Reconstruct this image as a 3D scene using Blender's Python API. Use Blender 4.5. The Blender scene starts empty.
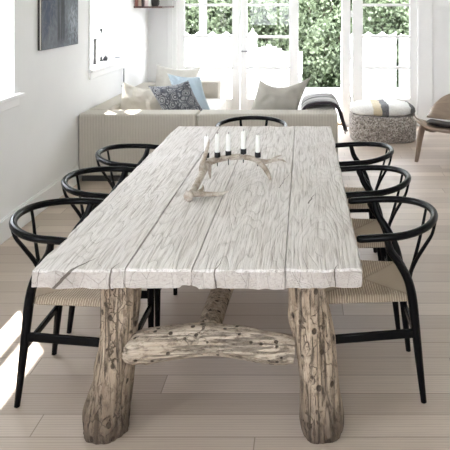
import bpy, bmesh, math, random
import numpy as np
from mathutils import Vector, Matrix, noise, Quaternion
R = math.radians
random.seed(7); np.random.seed(7)
C = bpy.context.scene.collection
EYE, F = 1.66, 670.0

# ------------------------------------------------------------------ helpers
def lerp(a, b, t): return a + (b - a) * t

class MB:
    """collects geometry for ONE mesh object"""
    def __init__(s): s.v = []; s.f = []
    def add(s, vs, fs):
        o = len(s.v); s.v += [tuple(p) for p in vs]; s.f += [tuple(i + o for i in f) for f in fs]
    def box(s, x0, x1, y0, y1, z0, z1):
        v = [(x0,y0,z0),(x1,y0,z0),(x1,y1,z0),(x0,y1,z0),(x0,y0,z1),(x1,y0,z1),(x1,y1,z1),(x0,y1,z1)]
        s.add(v, [(0,3,2,1),(4,5,6,7),(0,1,5,4),(1,2,6,5),(2,3,7,6),(3,0,4,7)])
    def bar(s, a, b, w, t, up=(0,0,1)):
        a, b = Vector(a), Vector(b); d = (b - a).normalized(); u = Vector(up)
        x = d.cross(u)
        if x.length < 1e-4: x = d.cross(Vector((1,0,0)))
        x.normalize(); y = x.cross(d).normalized()
        vs = []
        for p in (a, b):
            for i, j in ((-1,-1),(1,-1),(1,1),(-1,1)): vs.append(p + x*w/2*i + y*t/2*j)
        s.add(vs, [(3,2,1,0),(4,5,6,7),(0,1,5,4),(1,2,6,5),(2,3,7,6),(3,0,4,7)])
    def tube(s, pts, rad, seg=12, flat=1.0, up=(0,0,1), cap=True, rfun=None):
        """rad: number or list; flat squeezes the section along 'up'; rfun(t, angle, point)->factor"""
        P = [Vector(p) for p in pts]; n = len(P)
        if not hasattr(rad, '__len__'): rad = [rad]*n
        T = [(P[min(i+1,n-1)] - P[max(i-1,0)]).normalized() for i in range(n)]
        u = Vector(up) - T[0]*Vector(up).dot(T[0])
        if u.length < 1e-3: u = Vector((1,0,0)) - T[0]*T[0].x
        u.normalize(); vs = []
        for i in range(n):
            if i:
                q = T[i-1].rotation_difference(T[i]); u = q @ u
                u = (u - T[i]*u.dot(T[i])).normalized()
            w = T[i].cross(u)
            for k in range(seg):
                a = 2*math.pi*k/seg; r = rad[i]
                if rfun: r *= rfun(i/(n-1), a, P[i])
                vs.append(P[i] + w*(r*math.cos(a)) + u*(r*math.sin(a)*flat))
        fs = [(i*seg+k, i*seg+(k+1)%seg, (i+1)*seg+(k+1)%seg, (i+1)*seg+k) for i in range(n-1) for k in range(seg)]
        if cap:
            fs.append(tuple(range(seg))[::-1]); fs.append(tuple((n-1)*seg+k for k in range(seg)))
        s.add(vs, fs)
    def lathe(s, prof, c=(0,0,0), seg=20):
        vs = []; n = len(prof)
        for r, z in prof:
            for k in range(seg):
                a = 2*math.pi*k/seg; vs.append((c[0]+r*math.cos(a), c[1]+r*math.sin(a), c[2]+z))
        fs = [(i*seg+k, i*seg+(k+1)%seg, (i+1)*seg+(k+1)%seg, (i+1)*seg+k) for i in range(n-1) for k in range(seg)]
        fs.append(tuple(range(seg))[::-1]); fs.append(tuple((n-1)*seg+k for k in range(seg)))
        s.add(vs, fs)
    def build(s, name, mat, parent=None, smooth=False, bevel=0, bseg=2, tr=None, sub=0, angle=None):
        me = bpy.data.meshes.new(name)
        vs = [tr @ Vector(p) for p in s.v] if tr else s.v
        me.from_pydata([tuple(p) for p in vs], [], s.f); me.update()
        bm = bmesh.new(); bm.from_mesh(me); bmesh.ops.recalc_face_normals(bm, faces=bm.faces); bm.to_mesh(me); bm.free()
        me.materials.append(mat)
        o = bpy.data.objects.new(name, me); C.objects.link(o)
        if parent: o.parent = parent
        if smooth:
            me.shade_smooth()
            if angle: me.set_sharp_from_angle(angle=R(angle))
        if bevel:
            m = o.modifiers.new('bevel', 'BEVEL'); m.width = bevel; m.segments = bseg; m.limit_method = 'ANGLE'; m.angle_limit = R(40)
            if not smooth: me.shade_smooth(); me.set_sharp_from_angle(angle=R(50))
        if sub:
            m = o.modifiers.new('sub', 'SUBSURF'); m.levels = sub; m.render_levels = sub
        return o

def spline(pts, n=8):
    """Catmull-Rom; works for tuples of any length"""
    P = [pts[0]] + list(pts) + [pts[-1]]; out = []
    for i in range(1, len(P)-2):
        for k in range(n):
            t = k/n; r = []
            for a, b, c, d in zip(P[i-1], P[i], P[i+1], P[i+2]):
                r.append(0.5*((2*b) + (-a+c)*t + (2*a-5*b+4*c-d)*t*t + (-a+3*b-3*c+d)*t**3))
            out.append(tuple(r))
    out.append(tuple(pts[-1])); return out

def thing(name, label, cat, loc=(0,0,0), rz=0, group=None):
    o = bpy.data.objects.new(name, None); C.objects.link(o); o.empty_display_size = .1
    o.location = loc; o.rotation_euler = (0,0,rz); o['label'] = label; o['category'] = cat
    if group: o['group'] = group
    return o
def tag(o, label, cat, group=None):
    o['label'] = label; o['category'] = cat
    if group: o['group'] = group
    return o
def struct(o): o['kind'] = 'structure'; return o
def copy_tree(o, parent=None):
    c = o.copy(); C.objects.link(c)
    if parent: c.parent = parent
    for ch in list(o.children): copy_tree(ch, c)
    return c

# ------------------------------------------------------------------ materials
class NT:
    def __init__(s, name):
        s.m = bpy.data.materials.new(name); s.m.use_nodes = True; s.t = s.m.node_tree; s.t.nodes.clear()
        s.out = s.n('ShaderNodeOutputMaterial'); s.b = s.n('ShaderNodeBsdfPrincipled'); s.l(s.b.outputs[0], s.out.inputs[0])
        s.co = s.n('ShaderNodeTexCoord').outputs['Object']
    def n(s, k, **kw):
        x = s.t.nodes.new(k)
        for a, v in kw.items(): setattr(x, a, v)
        return x
    def l(s, a, b): s.t.links.new(a, b)
    def map(s, scale=(1,1,1), loc=(0,0,0), rot=(0,0,0), src=None):
        m = s.n('ShaderNodeMapping'); s.l(src or s.co, m.inputs[0]); m.inputs['Scale'].default_value = scale
        m.inputs['Location'].default_value = loc; m.inputs['Rotation'].default_value = rot; return m.outputs[0]
    def noise(s, vec, scale=5, detail=4, rough=.5, dist=0):
        x = s.n('ShaderNodeTexNoise'); s.l(vec, x.inputs['Vector']); x.inputs['Scale'].default_value = scale
        x.inputs['Detail'].default_value = detail; x.inputs['Roughness'].default_value = rough; x.inputs['Distortion'].default_value = dist
        return x.outputs[0]
    def voro(s, vec, scale=5, feature='F1', out='Distance', rnd=1):
        x = s.n('ShaderNodeTexVoronoi', feature=feature); s.l(vec, x.inputs['Vector']); x.inputs['Scale'].default_value = scale
        x.inputs['Randomness'].default_value = rnd; return x.outputs[out]
    def wave(s, vec, scale=5, dist=0, detail=2, axis='X', dscale=1):
        x = s.n('ShaderNodeTexWave', wave_type='BANDS', bands_direction=axis); s.l(vec, x.inputs['Vector'])
        x.inputs['Scale'].default_value = scale; x.inputs['Distortion'].default_value = dist
        x.inputs['Detail'].default_value = detail; x.inputs['Detail Scale'].default_value = dscale; return x.outputs['Fac']
    def ramp(s, f, stops, interp='LINEAR'):
        x = s.n('ShaderNodeValToRGB'); s.l(f, x.inputs[0]); e = x.color_ramp.elements; x.color_ramp.interpolation = interp
        while len(e) < len(stops): e.new(.5)
        for q, (p, c) in zip(e, stops):
            q.position = p; q.color = (c, c, c, 1) if not hasattr(c, '__len__') else (*c, 1)
        return x.outputs[0]
    def mix(s, f, a, b, blend='MIX'):
        x = s.n('ShaderNodeMix', data_type='RGBA', blend_type=blend)
        for inp, v in ((x.inputs[0], f), (x.inputs[6], a), (x.inputs[7], b)):
            if hasattr(v, 'is_output'): s.l(v, inp)
            elif hasattr(v, '__len__'): inp.default_value = (*v, 1)
            else: inp.default_value = v
        return x.outputs[2]
    def math(s, op, a, b=0, c=0):
        x = s.n('ShaderNodeMath', operation=op)
        for i, v in enumerate((a, b, c)):
            if hasattr(v, 'is_output'): s.l(v, x.inputs[i])
            else: x.inputs[i].default_value = v
        return x.outputs[0]
    def sep(s, vec=None):
        x = s.n('ShaderNodeSeparateXYZ'); s.l(vec or s.co, x.inputs[0]); return x.outputs
    def bump(s, h, strength=.3, dist=.01, prev=None):
        x = s.n('ShaderNodeBump'); s.l(h, x.inputs['Height']); x.inputs['Strength'].default_value = strength; x.inputs['Distance'].default_value = dist
        if prev: s.l(prev, x.inputs['Normal'])
        return x.outputs[0]
    def fin(s, col, rough=.6, nrm=None, spec=.5, sheen=0, metal=0):
        if hasattr(col, 'is_output'): s.l(col, s.b.inputs['Base Color'])
        else: s.b.inputs['Base Color'].default_value = (*col, 1)
        if hasattr(rough, 'is_output'): s.l(rough, s.b.inputs['Roughness'])
        else: s.b.inputs['Roughness'].default_value = rough
        s.b.inputs['Specular IOR Level'].default_value = spec; s.b.inputs['Metallic'].default_value = metal
        s.b.inputs['Sheen Weight'].default_value = sheen
        if nrm: s.l(nrm, s.b.inputs['Normal'])
        return s.m

def plain(name, col, rough=.6, bump=0, bs=60, spec=.5, metal=0):
    t = NT(name); n = None
    if bump: n = t.bump(t.noise(t.co, bs, 4), bump, .005)
    v = t.noise(t.co, 3, 3)
    c = t.mix(v, tuple(x*.96 for x in col), tuple(min(1, x*1.04) for x in col))
    return t.fin(c, rough, n, spec, metal=metal)

def m_floor():
    t = NT('pale oak floorboards')
    br = t.n('ShaderNodeTexBrick'); so_ = t.sep(); row = t.math('FLOOR', t.math('DIVIDE', so_[1], .142))
    cb = t.n('ShaderNodeCombineXYZ'); t.l(t.math('ADD', so_[0], t.math('ADD', t.math('MULTIPLY', row, .77), t.math('MULTIPLY', t.math('SINE', t.math('MULTIPLY', row, 12.99)), .5))), cb.inputs[0]); t.l(so_[1], cb.inputs[1])
    t.l(cb.outputs[0], br.inputs['Vector'])
    br.offset = 0; br.offset_frequency = 1; br.squash = 1
    br.inputs['Scale'].default_value = 1; br.inputs['Brick Width'].default_value = 1.9; br.inputs['Row Height'].default_value = .142
    br.inputs['Mortar Size'].default_value = .0024; br.inputs['Mortar Smooth'].default_value = .2; br.inputs['Bias'].default_value = 0
    br.inputs['Color1'].default_value = (0,0,0,1); br.inputs['Color2'].default_value = (1,1,1,1); br.inputs['Mortar'].default_value = (.5,.5,.5,1)
    tone = t.mix(br.outputs['Color'], (.40,.32,.26), (.55,.46,.385))
    rowoff = t.math('MULTIPLY', br.outputs['Color'], 7.0)
    comb = t.n('ShaderNodeCombineXYZ'); s = t.sep(); t.l(t.math('ADD', s[0], rowoff), comb.inputs[0]); t.l(s[1], comb.inputs[1])
    g = t.noise(t.map((1.2, 22, 1), src=comb.outputs[0]), 3, 6, .6, .8)
    g2 = t.wave(t.map((.35, 7, 1), src=comb.outputs[0]), 3, 5, 3, 'Y', 1.2)
    c = t.mix(t.ramp(g, [(.3, 0), (.75, 1)]), tone, t.mix(1, tone, (1.12,1.13,1.14), 'MULTIPLY'))
    c = t.mix(t.math('MULTIPLY', t.ramp(g2, [(.0, 1), (.35, 0)]), .32), c, (.25,.19,.145))
    c = t.mix(t.math('MULTIPLY', t.ramp(t.noise(t.co, .7, 2), [(.35, 0), (.7, 1)]), .2), c, (.55,.495,.44))
    c = t.mix(t.math('MULTIPLY', br.outputs['Fac'], .8), c, (.22,.17,.13))
    h = t.math('SUBTRACT', t.math('MULTIPLY', g, .25), br.outputs['Fac'])
    return t.fin(c, t.ramp(g, [(.2,.42), (.8,.55)]), t.bump(h, .25, .002), .45)

def m_tabletop():
    t = NT('whitewashed weathered elm planks'); x = t.sep()
    # plank index drives an offset of the grain, so each plank has a grain of its own
    def step(v): return t.math('GREATER_THAN', x[0], v)
    idx = t.math('ADD', t.math('ADD', step(-.61), step(-.38)), step(-.064))
    comb = t.n('ShaderNodeCombineXYZ'); t.l(x[0], comb.inputs[0]); t.l(x[1], comb.inputs[1]); t.l(t.math('MULTIPLY', idx, 3.7), comb.inputs[2])
    zc = t.n('ShaderNodeCombineXYZ'); t.l(x[0], zc.inputs[0]); t.l(x[1], zc.inputs[1]); t.l(t.math('ADD', t.math('MULTIPLY', idx, 3.7), x[2]), zc.inputs[2])
    v = zc.outputs[0]
    # contour lines of a stretched noise field: the flame grain of plain-sawn boards
    field = t.noise(t.map((2.9, .42, 6), src=v), 1.35, 2.6, .5, .2)
    rings = t.math('FRACT', t.math('MULTIPLY', field, 30))
    rings = t.ramp(rings, [(0, 1), (.10, .55), (.3, .12), (.6, 0), (.93, .15), (1, 1)])
    fine = t.noise(t.map((75, 2.2, 75), src=v), 1.6, 6, .65, .5)
    pits = t.noise(t.map((60, 7, 60), src=v), 1.2, 4, .7, 1.0)
    blot = t.noise(t.map((1.6, .8, 1.6), src=v), 2.3, 5, .6)
    base = t.mix(blot, (.61,.56,.53), (.82,.79,.775))
    base = t.mix(t.math('MULTIPLY', t.ramp(t.noise(t.map((2.5,1,2.5), src=v), 1.7, 3), [(.55,0),(.75,1)]), .35), base, (.42,.355,.31))
    base = t.mix(t.math('MULTIPLY', t.ramp(fine, [(.34,1),(.50,0)]), .70), base, (.29,.245,.215))
    base = t.mix(t.math('MULTIPLY', t.math('MULTIPLY', rings, t.ramp(blot, [(.35,.35),(.6,1)])), .42), base, (.29,.25,.215))
    base = t.mix(t.ramp(fine, [(.56,0),(.72,.6)]), base, (.74,.73,.71))
    dark = t.ramp(pits, [(.24, 1), (.30, 0)])
    knots = t.voro(t.map((1.25,.7,1), src=v), 2.2)
    dark = t.math('MAXIMUM', dark, t.math('MULTIPLY', t.ramp(t.noise(t.map((22,9,22), src=v), 2.2, 4, .8), [(.30,1),(.37,0)]), t.ramp(knots, [(.16,1),(.34,0)])))
    # plank seams
    sm = None
    for sx, lim in ((-.61,-9), (-.38,-9), (-.064,-9)):
        wob = t.math('MULTIPLY', t.math('SUBTRACT', t.noise(t.map((0,3,0)), 2, 2), .5), .008)
        d = t.math('ABSOLUTE', t.math('SUBTRACT', t.math('ADD', x[0], wob), sx))
        q = t.ramp(t.math('MULTIPLY', d, 100), [(.10, 1), (.24, 0)])
        sm = q if sm is None else t.math('MAXIMUM', sm, q)
    seam = sm
    # the long split at the near left corner
    def crack(ax, ay, bx, by, w, amp=.02, slant=0):
        dx, dy = bx-ax, by-ay; L = math.hypot(dx, dy); dx /= L; dy /= L
        px = t.math('SUBTRACT', t.math('ADD', x[0], t.math('MULTIPLY', t.math('SUBTRACT', .745, x[2]), slant)), ax); py = t.math('SUBTRACT', x[1], ay)
        al = t.math('ADD', t.math('MULTIPLY', px, dx), t.math('MULTIPLY', py, dy))
        ac = t.math('ADD', t.math('MULTIPLY', px, -dy), t.math('MULTIPLY', py, dx))
        ac = t.math('ADD', ac, t.math('MULTIPLY', t.math('SUBTRACT', t.noise(t.co, 14, 3), .5), amp))
        wid = t.math('MULTIPLY', t.math('SUBTRACT', 1, t.math('DIVIDE', al, L)), w)
        m = t.math('LESS_THAN', t.math('ABSOLUTE', ac), wid)
        return t.math('MULTIPLY', m, t.math('MULTIPLY', t.math('GREATER_THAN', al, -.02), t.math('LESS_THAN', al, L)))
    for a in ((-.80,2.262,-.735,2.40,.0065,.012,.95), (-.905,2.26,-.895,2.30,.002,.01,.2), (-.30,2.26,-.285,2.40,.0025,.02), (.10,2.26,.12,2.33,.003,.01), (-.66,2.26,-.64,2.35,.003,.01), (-.12,3.3,-.05,3.7,.0022,.03), (.02,3.05,.06,3.2,.004,.03)):
        dark = t.math('MAXIMUM', dark, crack(*a))
    # the end grain on the near edge checks vertically
    ends = t.math('MAXIMUM', t.math('LESS_THAN', x[1], 2.272), t.math('MULTIPLY', t.math('LESS_THAN', x[1], 2.31), t.math('LESS_THAN', x[2], .742)))
    chk = t.voro(t.map((17, 0, 7)), 1.0, 'DISTANCE_TO_EDGE')
    dark = t.math('MAXIMUM', dark, t.math('MULTIPLY', ends, t.ramp(chk, [(.003, .5), (.012, 0)])))
    base = t.mix(t.math('MULTIPLY', ends, .7), base, (.42,.37,.33))
    col = t.mix(t.math('MULTIPLY', t.math('MULTIPLY', seam, t.ramp(t.noise(t.map((1,2.2,1)), 2.4, 3), [(.35,.15),(.65,1)])), .6), base, (.27,.23,.20))
    col = t.mix(t.math('MULTIPLY', dark, .85), col, (.085,.065,.052))
    h = t.math('SUBTRACT', t.math('ADD', t.math('MULTIPLY', fine, 1.0), t.math('MULTIPLY', rings, -.4)), t.math('ADD', t.math('MULTIPLY', dark, 1.2), seam))
    return t.fin(col, .72, t.bump(h, .75, .006), .3)

def m_log(name, ca, cb, cd, holes=True, axis='Z', dens=1.0):
    """driftwood: ca/cb wood tones, cd dark foot stain"""
    t = NT(name)
    sc = (16, 16, 1.4) if axis == 'Z' else (1.4, 16, 16)
    g = t.noise(t.map(sc), 2.2, 7, .65, .6)
    bl = t.noise(t.map((3,3,3)), 2.0, 5, .6)
    c = t.mix(t.ramp(g, [(.3,0),(.7,1)]), ca, cb)
    c = t.mix(t.math('MULTIPLY', t.ramp(bl, [(.45,0),(.72,1)]), .6), c, cd)
    sv = (9, 9, 1.6) if axis == 'Z' else (1.6, 9, 9)
    wv = t.n('ShaderNodeVectorMath', operation='ADD'); t.l(t.map(sv), wv.inputs[0])
    nz = t.n('ShaderNodeTexNoise'); t.l(t.co, nz.inputs['Vector']); nz.inputs['Scale'].default_value = 16; nz.inputs['Detail'].default_value = 6
    t.l(nz.outputs['Color'], wv.inputs[1])
    ck = t.voro(wv.outputs[0], 1.6, 'DISTANCE_TO_EDGE')
    ckm = t.math('MULTIPLY', t.ramp(ck, [(.006, .8), (.030, 0)]), t.ramp(t.noise(t.co, 5, 2), [(.46,0),(.6,1)]))
    grv = t.math('MULTIPLY', t.ramp(t.noise(t.map((30,30,1.1) if axis == 'Z' else (1.1,30,30)), 1.6, 6, .7, 1.2), [(.37,1),(.46,0)]), .75 if axis == 'Z' else .4)
    d = t.math('MAXIMUM', ckm, grv)
    if holes:
        hv = t.voro(t.map((1,1,.8) if axis == 'Z' else (.8,1,1)), 30*dens)
        hm = t.math('MULTIPLY', t.ramp(hv, [(.16, 1), (.23, 0)]), t.ramp(t.noise(t.map((1,1,1), (3,1,2)), 7, 1), [(.34,0),(.40,1)]))
        d = t.math('MAXIMUM', d, hm)
    sp = t.noise(t.map((1,1,.5) if axis == 'Z' else (.5,1,1)), 45, 5, .75)
    c = t.mix(t.math('MULTIPLY', t.ramp(sp, [(.38,1),(.5,0)]), .65), c, (.11,.075,.052))
    c = t.mix(t.math('MULTIPLY', d, .88), c, (.04,.028,.02))
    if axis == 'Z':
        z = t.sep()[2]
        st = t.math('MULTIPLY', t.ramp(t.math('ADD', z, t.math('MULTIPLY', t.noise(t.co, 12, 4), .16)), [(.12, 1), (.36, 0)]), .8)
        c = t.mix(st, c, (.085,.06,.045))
    h = t.math('SUBTRACT', g, t.math('MULTIPLY', d, 1.6))
    return t.fin(c, .8, t.bump(h, .9, .012), .25)

def m_cord():
    t = NT('woven paper cord'); x = t.sep()
    ax = t.math('ABSOLUTE', x[0]); ay = t.math('ABSOLUTE', x[1])
    sel = t.math('GREATER_THAN', t.math('MULTIPLY', ax, .97), ay)   # side triangles run one way, front and rear the other
    wx = t.wave(t.co, 30, 0, 0, 'X'); wy = t.wave(t.co, 30, 0, 0, 'Y')
    w = t.mix(sel, wx, wy)
    big = t.noise(t.map((1,1,1)), 9, 3)
    diag = t.ramp(t.math('ABSOLUTE', t.math('SUBTRACT', t.math('MULTIPLY', ax, .97), ay)), [(.0, 1), (.012, 0)])
    c = t.mix(w, (.33,.25,.18), (.62,.51,.395))
    c = t.mix(t.math('MULTIPLY', big, .35), c, (.36,.29,.22))
    c = t.mix(t.math('MULTIPLY', diag, .5), c, (.22,.165,.12))
    return t.fin(c, .75, t.bump(w, .8, .004), .3)

def m_cord_fabric():
    t = NT('ribbed greige sofa fabric'); 
    w = t.wave(t.co, 22, .25, 1, 'X', 6); n = t.noise(t.map((200,200,60)), 1, 3); s = t.noise(t.map((60,60,6)), 1.5, 3)
    c = t.mix(w, (.40,.365,.315), (.53,.49,.43)); c = t.mix(t.math('MULTIPLY', s, .4), c, (.59,.56,.50))
    return t.fin(c, .95, t.bump(t.math('ADD', w, t.math('MULTIPLY', n, .5)), .6, .004), .1, .2)

def m_linen(name, a, b, sc=140):
    t = NT(name)
    w = t.math('MULTIPLY', t.wave(t.co, sc, 1, 1, 'X'), t.wave(t.co, sc, 1, 1, 'Z'))
    bl = t.noise(t.co, 7, 5)
    c = t.mix(bl, a, b); c = t.mix(t.math('MULTIPLY', w, .15), c, tuple(q*.8 for q in a))
    return t.fin(c, .95, t.bump(t.math('ADD', w, t.math('MULTIPLY', bl, .6)), .4, .004), .1, .3)

def m_pattern():
    t = NT('grey kilim patterned cushion fabric')
    v = t.voro(t.map((1,1,1)), 13, 'DISTANCE_TO_EDGE'); v2 = t.voro(t.map((1,1,1)), 13)
    ri = t.math('FRACT', t.math('MULTIPLY', v2, 5.5))
    n = t.noise(t.co, 30, 4)
    c = t.mix(t.ramp(ri, [(.35,0),(.5,1)]), (.05,.052,.06), (.33,.335,.345))
    c = t.mix(t.ramp(v, [(.03,1),(.08,0)]), c, (.06,.065,.08))
    c = t.mix(t.ramp(n, [(.4,0),(.7,.7)]), c, (.14,.145,.16))
    return t.fin(c, .9, t.bump(ri, .4, .004), .1, .2)

def m_wool():
    t = NT('grey flecked tufted wool')
    v = t.voro(t.co, 70, out='Color'); vd = t.voro(t.co, 70)
    s = t.n('ShaderNodeSeparateColor'); t.l(v, s.inputs[0])
    c = t.ramp(s.outputs[0], [(0,(.13,.11,.10)),(.35,(.32,.28,.25)),(.7,(.44,.40,.37)),(1,(.62,.59,.55))])
    return t.fin(c, 1, t.bump(t.math('SUBTRACT', 1, vd), 1.0, .012), .1, .3)

def m_pad():
    t = NT('striped wool pad'); x = t.sep()[0]
    xx = t.math('ADD', t.math('MULTIPLY', x, 1.0), t.math('MULTIPLY', t.math('SUBTRACT', t.noise(t.co, 9, 3), .5), .05))
    # object x runs from -0.4 to 0.4 across the pad
    u = t.math('ADD', xx, .5)
    c = t.ramp(u, [(0,(.80,.78,.75)),(.36,(.80,.78,.75)),(.365,(.66,.56,.38)),(.455,(.66,.56,.38)),(.46,(.12,.12,.13)),(.545,(.10,.10,.11)),(.55,(.80,.79,.77)),(.80,(.80,.79,.77)),(.805,(.03,.03,.035)),(1,(.03,.03,.035))], 'LINEAR')
    n = t.noise(t.co, 60, 4, .7)
    c = t.mix(t.math('MULTIPLY', t.ramp(n, [(.35,1),(.55,0)]), .35), c, (.45,.43,.41))
    return t.fin(c, 1, t.bump(n, 1, .012), .1, .3)

def m_throw():
    t = NT('striped wool throw'); s = t.sep()
    n = t.noise(t.co, 60, 3)
    st = t.math('FRACT', t.math('MULTIPLY', t.math('ADD', t.math('SUBTRACT', s[1], 6.46), t.math('MULTIPLY', n, .01)), 3.1))
    c = t.ramp(st, [(0,(.055,.045,.05)),(.20,(.055,.045,.05)),(.24,(.45,.43,.42)),(.45,(.30,.29,.29)),(.5,(.10,.08,.08)),(.6,(.42,.40,.39)),(.95,(.5,.48,.47)),(1,(.06,.05,.05))])
    return t.fin(c, .95, t.bump(n, .8, .006), .1, .3)

def m_antler():
    t = NT('weathered antler'); n = t.noise(t.map((1,1,1)), 16, 6, .65); f = t.noise(t.co, 60, 5, .7, 1)
    c = t.ramp(n, [(.30,(.13,.095,.07)),(.43,(.33,.27,.215)),(.6,(.56,.50,.44)),(.78,(.70,.66,.61))])
    c = t.mix(t.ramp(f, [(.32,.7),(.45,0)]), c, (.16,.12,.09))
    return t.fin(c, .6, t.bump(f, .6, .004), .35)

def m_art():
    t = NT('grey blue abstract paint'); s = t.sep()
    # local y across the canvas (0 .. .86), z upwards
    n = t.noise(t.map((1,1,1)), 5, 8, .7, .6); f = t.noise(t.map((1,1,1)), 26, 6, .7)
    c = t.ramp(n, [(.3,(.045,.052,.07)),(.5,(.10,.11,.13)),(.7,(.15,.158,.175))])
    c = t.mix(t.ramp(f, [(.42,0),(.75,.4)]), c, (.25,.28,.32))
    def band(v, a, b, soft):
        lo = t.ramp(t.math('ADD', t.math('MULTIPLY', v, 1), t.math('MULTIPLY', t.math('SUBTRACT', f, .5), .05)), [(a-soft, 0), (a, 1)])
        hi = t.ramp(t.math('ADD', t.math('MULTIPLY', v, 1), t.math('MULTIPLY', t.math('SUBTRACT', f, .5), .05)), [(b, 1), (b+soft, 0)])
        return t.math('MULTIPLY', lo, hi)
    stem = t.math('MULTIPLY', band(s[1], .35, .50, .02), band(s[2], .08, .72, .05))
    stem = t.math('MULTIPLY', stem, t.ramp(t.noise(t.map((1,30,1.2)), 1.2, 2), [(.36,.3),(.55,1)]))
    crown = t.math('MULTIPLY', band(s[1], .22, .66, .06), band(s[2], .56, .95, .06))
    c = t.mix(t.math('MULTIPLY', stem, .92), c, (.014,.016,.020))
    c = t.mix(t.math('MULTIPLY', crown, t.ramp(n, [(.4,.75),(.6,.1)])), c, (.04,.045,.055))
    c = t.mix(t.math('MULTIPLY', t.math('MULTIPLY', band(s[1], .66, .86, .1), band(s[2], .10, .3, .1)), t.ramp(f, [(.4,0),(.6,.6)])), c, (.40,.45,.50))
    c = t.mix(t.math('MULTIPLY', t.math('MULTIPLY', band(s[1], .05, .26, .08), band(s[2], .14, .45, .08)), t.ramp(n, [(.45,.8),(.6,.1)])), c, (.03,.045,.085))
    return t.fin(c, .7, t.bump(f, .5, .004), .3)

def m_leaf(name, a, b, c3):
    t = NT(name)
    n = t.noise(t.co, 1.6, 3); n2 = t.noise(t.co, 14, 2)
    c = t.mix(t.ramp(n, [(.35,0),(.65,1)]), a, b); c = t.mix(t.ramp(n2, [(.45,0),(.7,.8)]), c, c3)
    m = t.fin(c, .55, None, .4)
    tr = t.n('ShaderNodeBsdfTranslucent'); t.l(c, tr.inputs[0]); mx = t.n('ShaderNodeMixShader'); mx.inputs[0].default_value = .35
    t.l(t.b.outputs[0], mx.inputs[1]); t.l(tr.outputs[0], mx.inputs[2]); t.l(mx.outputs[0], t.out.inputs[0])
    return m

def m_glass():
    t = NT('clear window glass'); t.t.nodes.remove(t.b)
    a = t.n('ShaderNodeBsdfTransparent'); g = t.n('ShaderNodeBsdfGlossy'); g.inputs['Roughness'].default_value = 0
    mx = t.n('ShaderNodeMixShader'); mx.inputs[0].default_value = .015
    t.l(a.outputs[0], mx.inputs[1]); t.l(g.outputs[0], mx.inputs[2]); t.l(mx.outputs[0], t.out.inputs[0]); return t.m

def m_deck():
    t = NT('pale grey deck boards'); w = t.wave(t.co, 1.6, 0, 0, 'Y'); n = t.noise(t.map((2,40,1)), 2, 4)
    c = t.mix(n, (.46,.46,.46), (.62,.61,.60)); c = t.mix(t.ramp(w, [(.0,1),(.05,0)]), c, (.15,.15,.15))
    return t.fin(c, .7)

M = dict(
    floor=m_floor(), top=m_tabletop(), cord=m_cord(), sofa=m_cord_fabric(),
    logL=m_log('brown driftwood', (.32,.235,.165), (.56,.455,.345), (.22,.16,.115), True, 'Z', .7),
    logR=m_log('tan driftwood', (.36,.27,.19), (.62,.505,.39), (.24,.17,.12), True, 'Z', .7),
    logX=m_log('pale wormholed driftwood', (.40,.32,.24), (.64,.55,.45), (.36,.285,.21), True, 'X', 1.0),
    wall=plain('white painted plaster', (.80,.80,.795), .85, .05, 90), ceil=plain('white ceiling paint', (.85,.85,.845), .9),
    trim=plain('white gloss woodwork', (.84,.84,.835), .45), black=plain('black lacquered wood', (.0045,.0045,.005), .26, 0, 40, .11),
    linen=m_linen('cream linen', (.58,.555,.51), (.70,.675,.63)), beige=m_linen('beige linen', (.44,.405,.35), (.56,.525,.465)),
    greige=m_linen('greige linen', (.37,.345,.30), (.47,.445,.395)), blue=m_linen('pale blue linen', (.27,.335,.38), (.38,.45,.495)),
    pattern=m_pattern(), wool=m_wool(), pad=m_pad(), throw=m_throw(), antler=m_antler(), art=m_art(), glass=m_glass(), deck=m_deck(),
    seat=m_linen('pale sofa seat fabric', (.60,.58,.54), (.68,.66,.62)),
    candle=plain('white candle wax', (.86,.85,.83), .5), iron=plain('blackened iron', (.02,.02,.022), .45, 0, 60, .5, .6),
    wick=plain('burnt wick', (.02,.018,.015), .9), chrome=plain('brushed steel', (.35,.35,.36), .3, 0, 60, .5, .9),
    plinth=plain('dark plinth', (.03,.028,.026), .7), walnut=None, leather=plain('dark brown leather', (.02,.013,.012), .6, .1, 60, .15),
    shelf=plain('dark red brown shelf wood', (.07,.028,.022), .5), extw=plain('white painted garden timber', (.70,.70,.70), .6),
    grey=plain('grey weathered board', (.30,.33,.35), .7), bark=plain('tree bark', (.12,.09,.07), .9, .5, 20),  # the grey carries painted shade on the garden chairs
    leafA=m_leaf('mid green leaves', (.10,.135,.07), (.20,.25,.14), (.42,.47,.34)),
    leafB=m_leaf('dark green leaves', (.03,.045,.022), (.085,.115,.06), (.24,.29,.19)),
    grass=plain('garden lawn', (.08,.13,.04), .9), thresh=plain('oak threshold', (.40,.30,.20), .5),
)
def m_walnut():
    t = NT('walnut plywood'); g = t.noise(t.map((2,22,6)), 2, 5, .6, .4)
    c = t.mix(g, (.18,.125,.09), (.36,.275,.21)); return t.fin(c, .45, t.bump(g, .1, .002), .4)
M['walnut'] = m_walnut()

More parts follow.
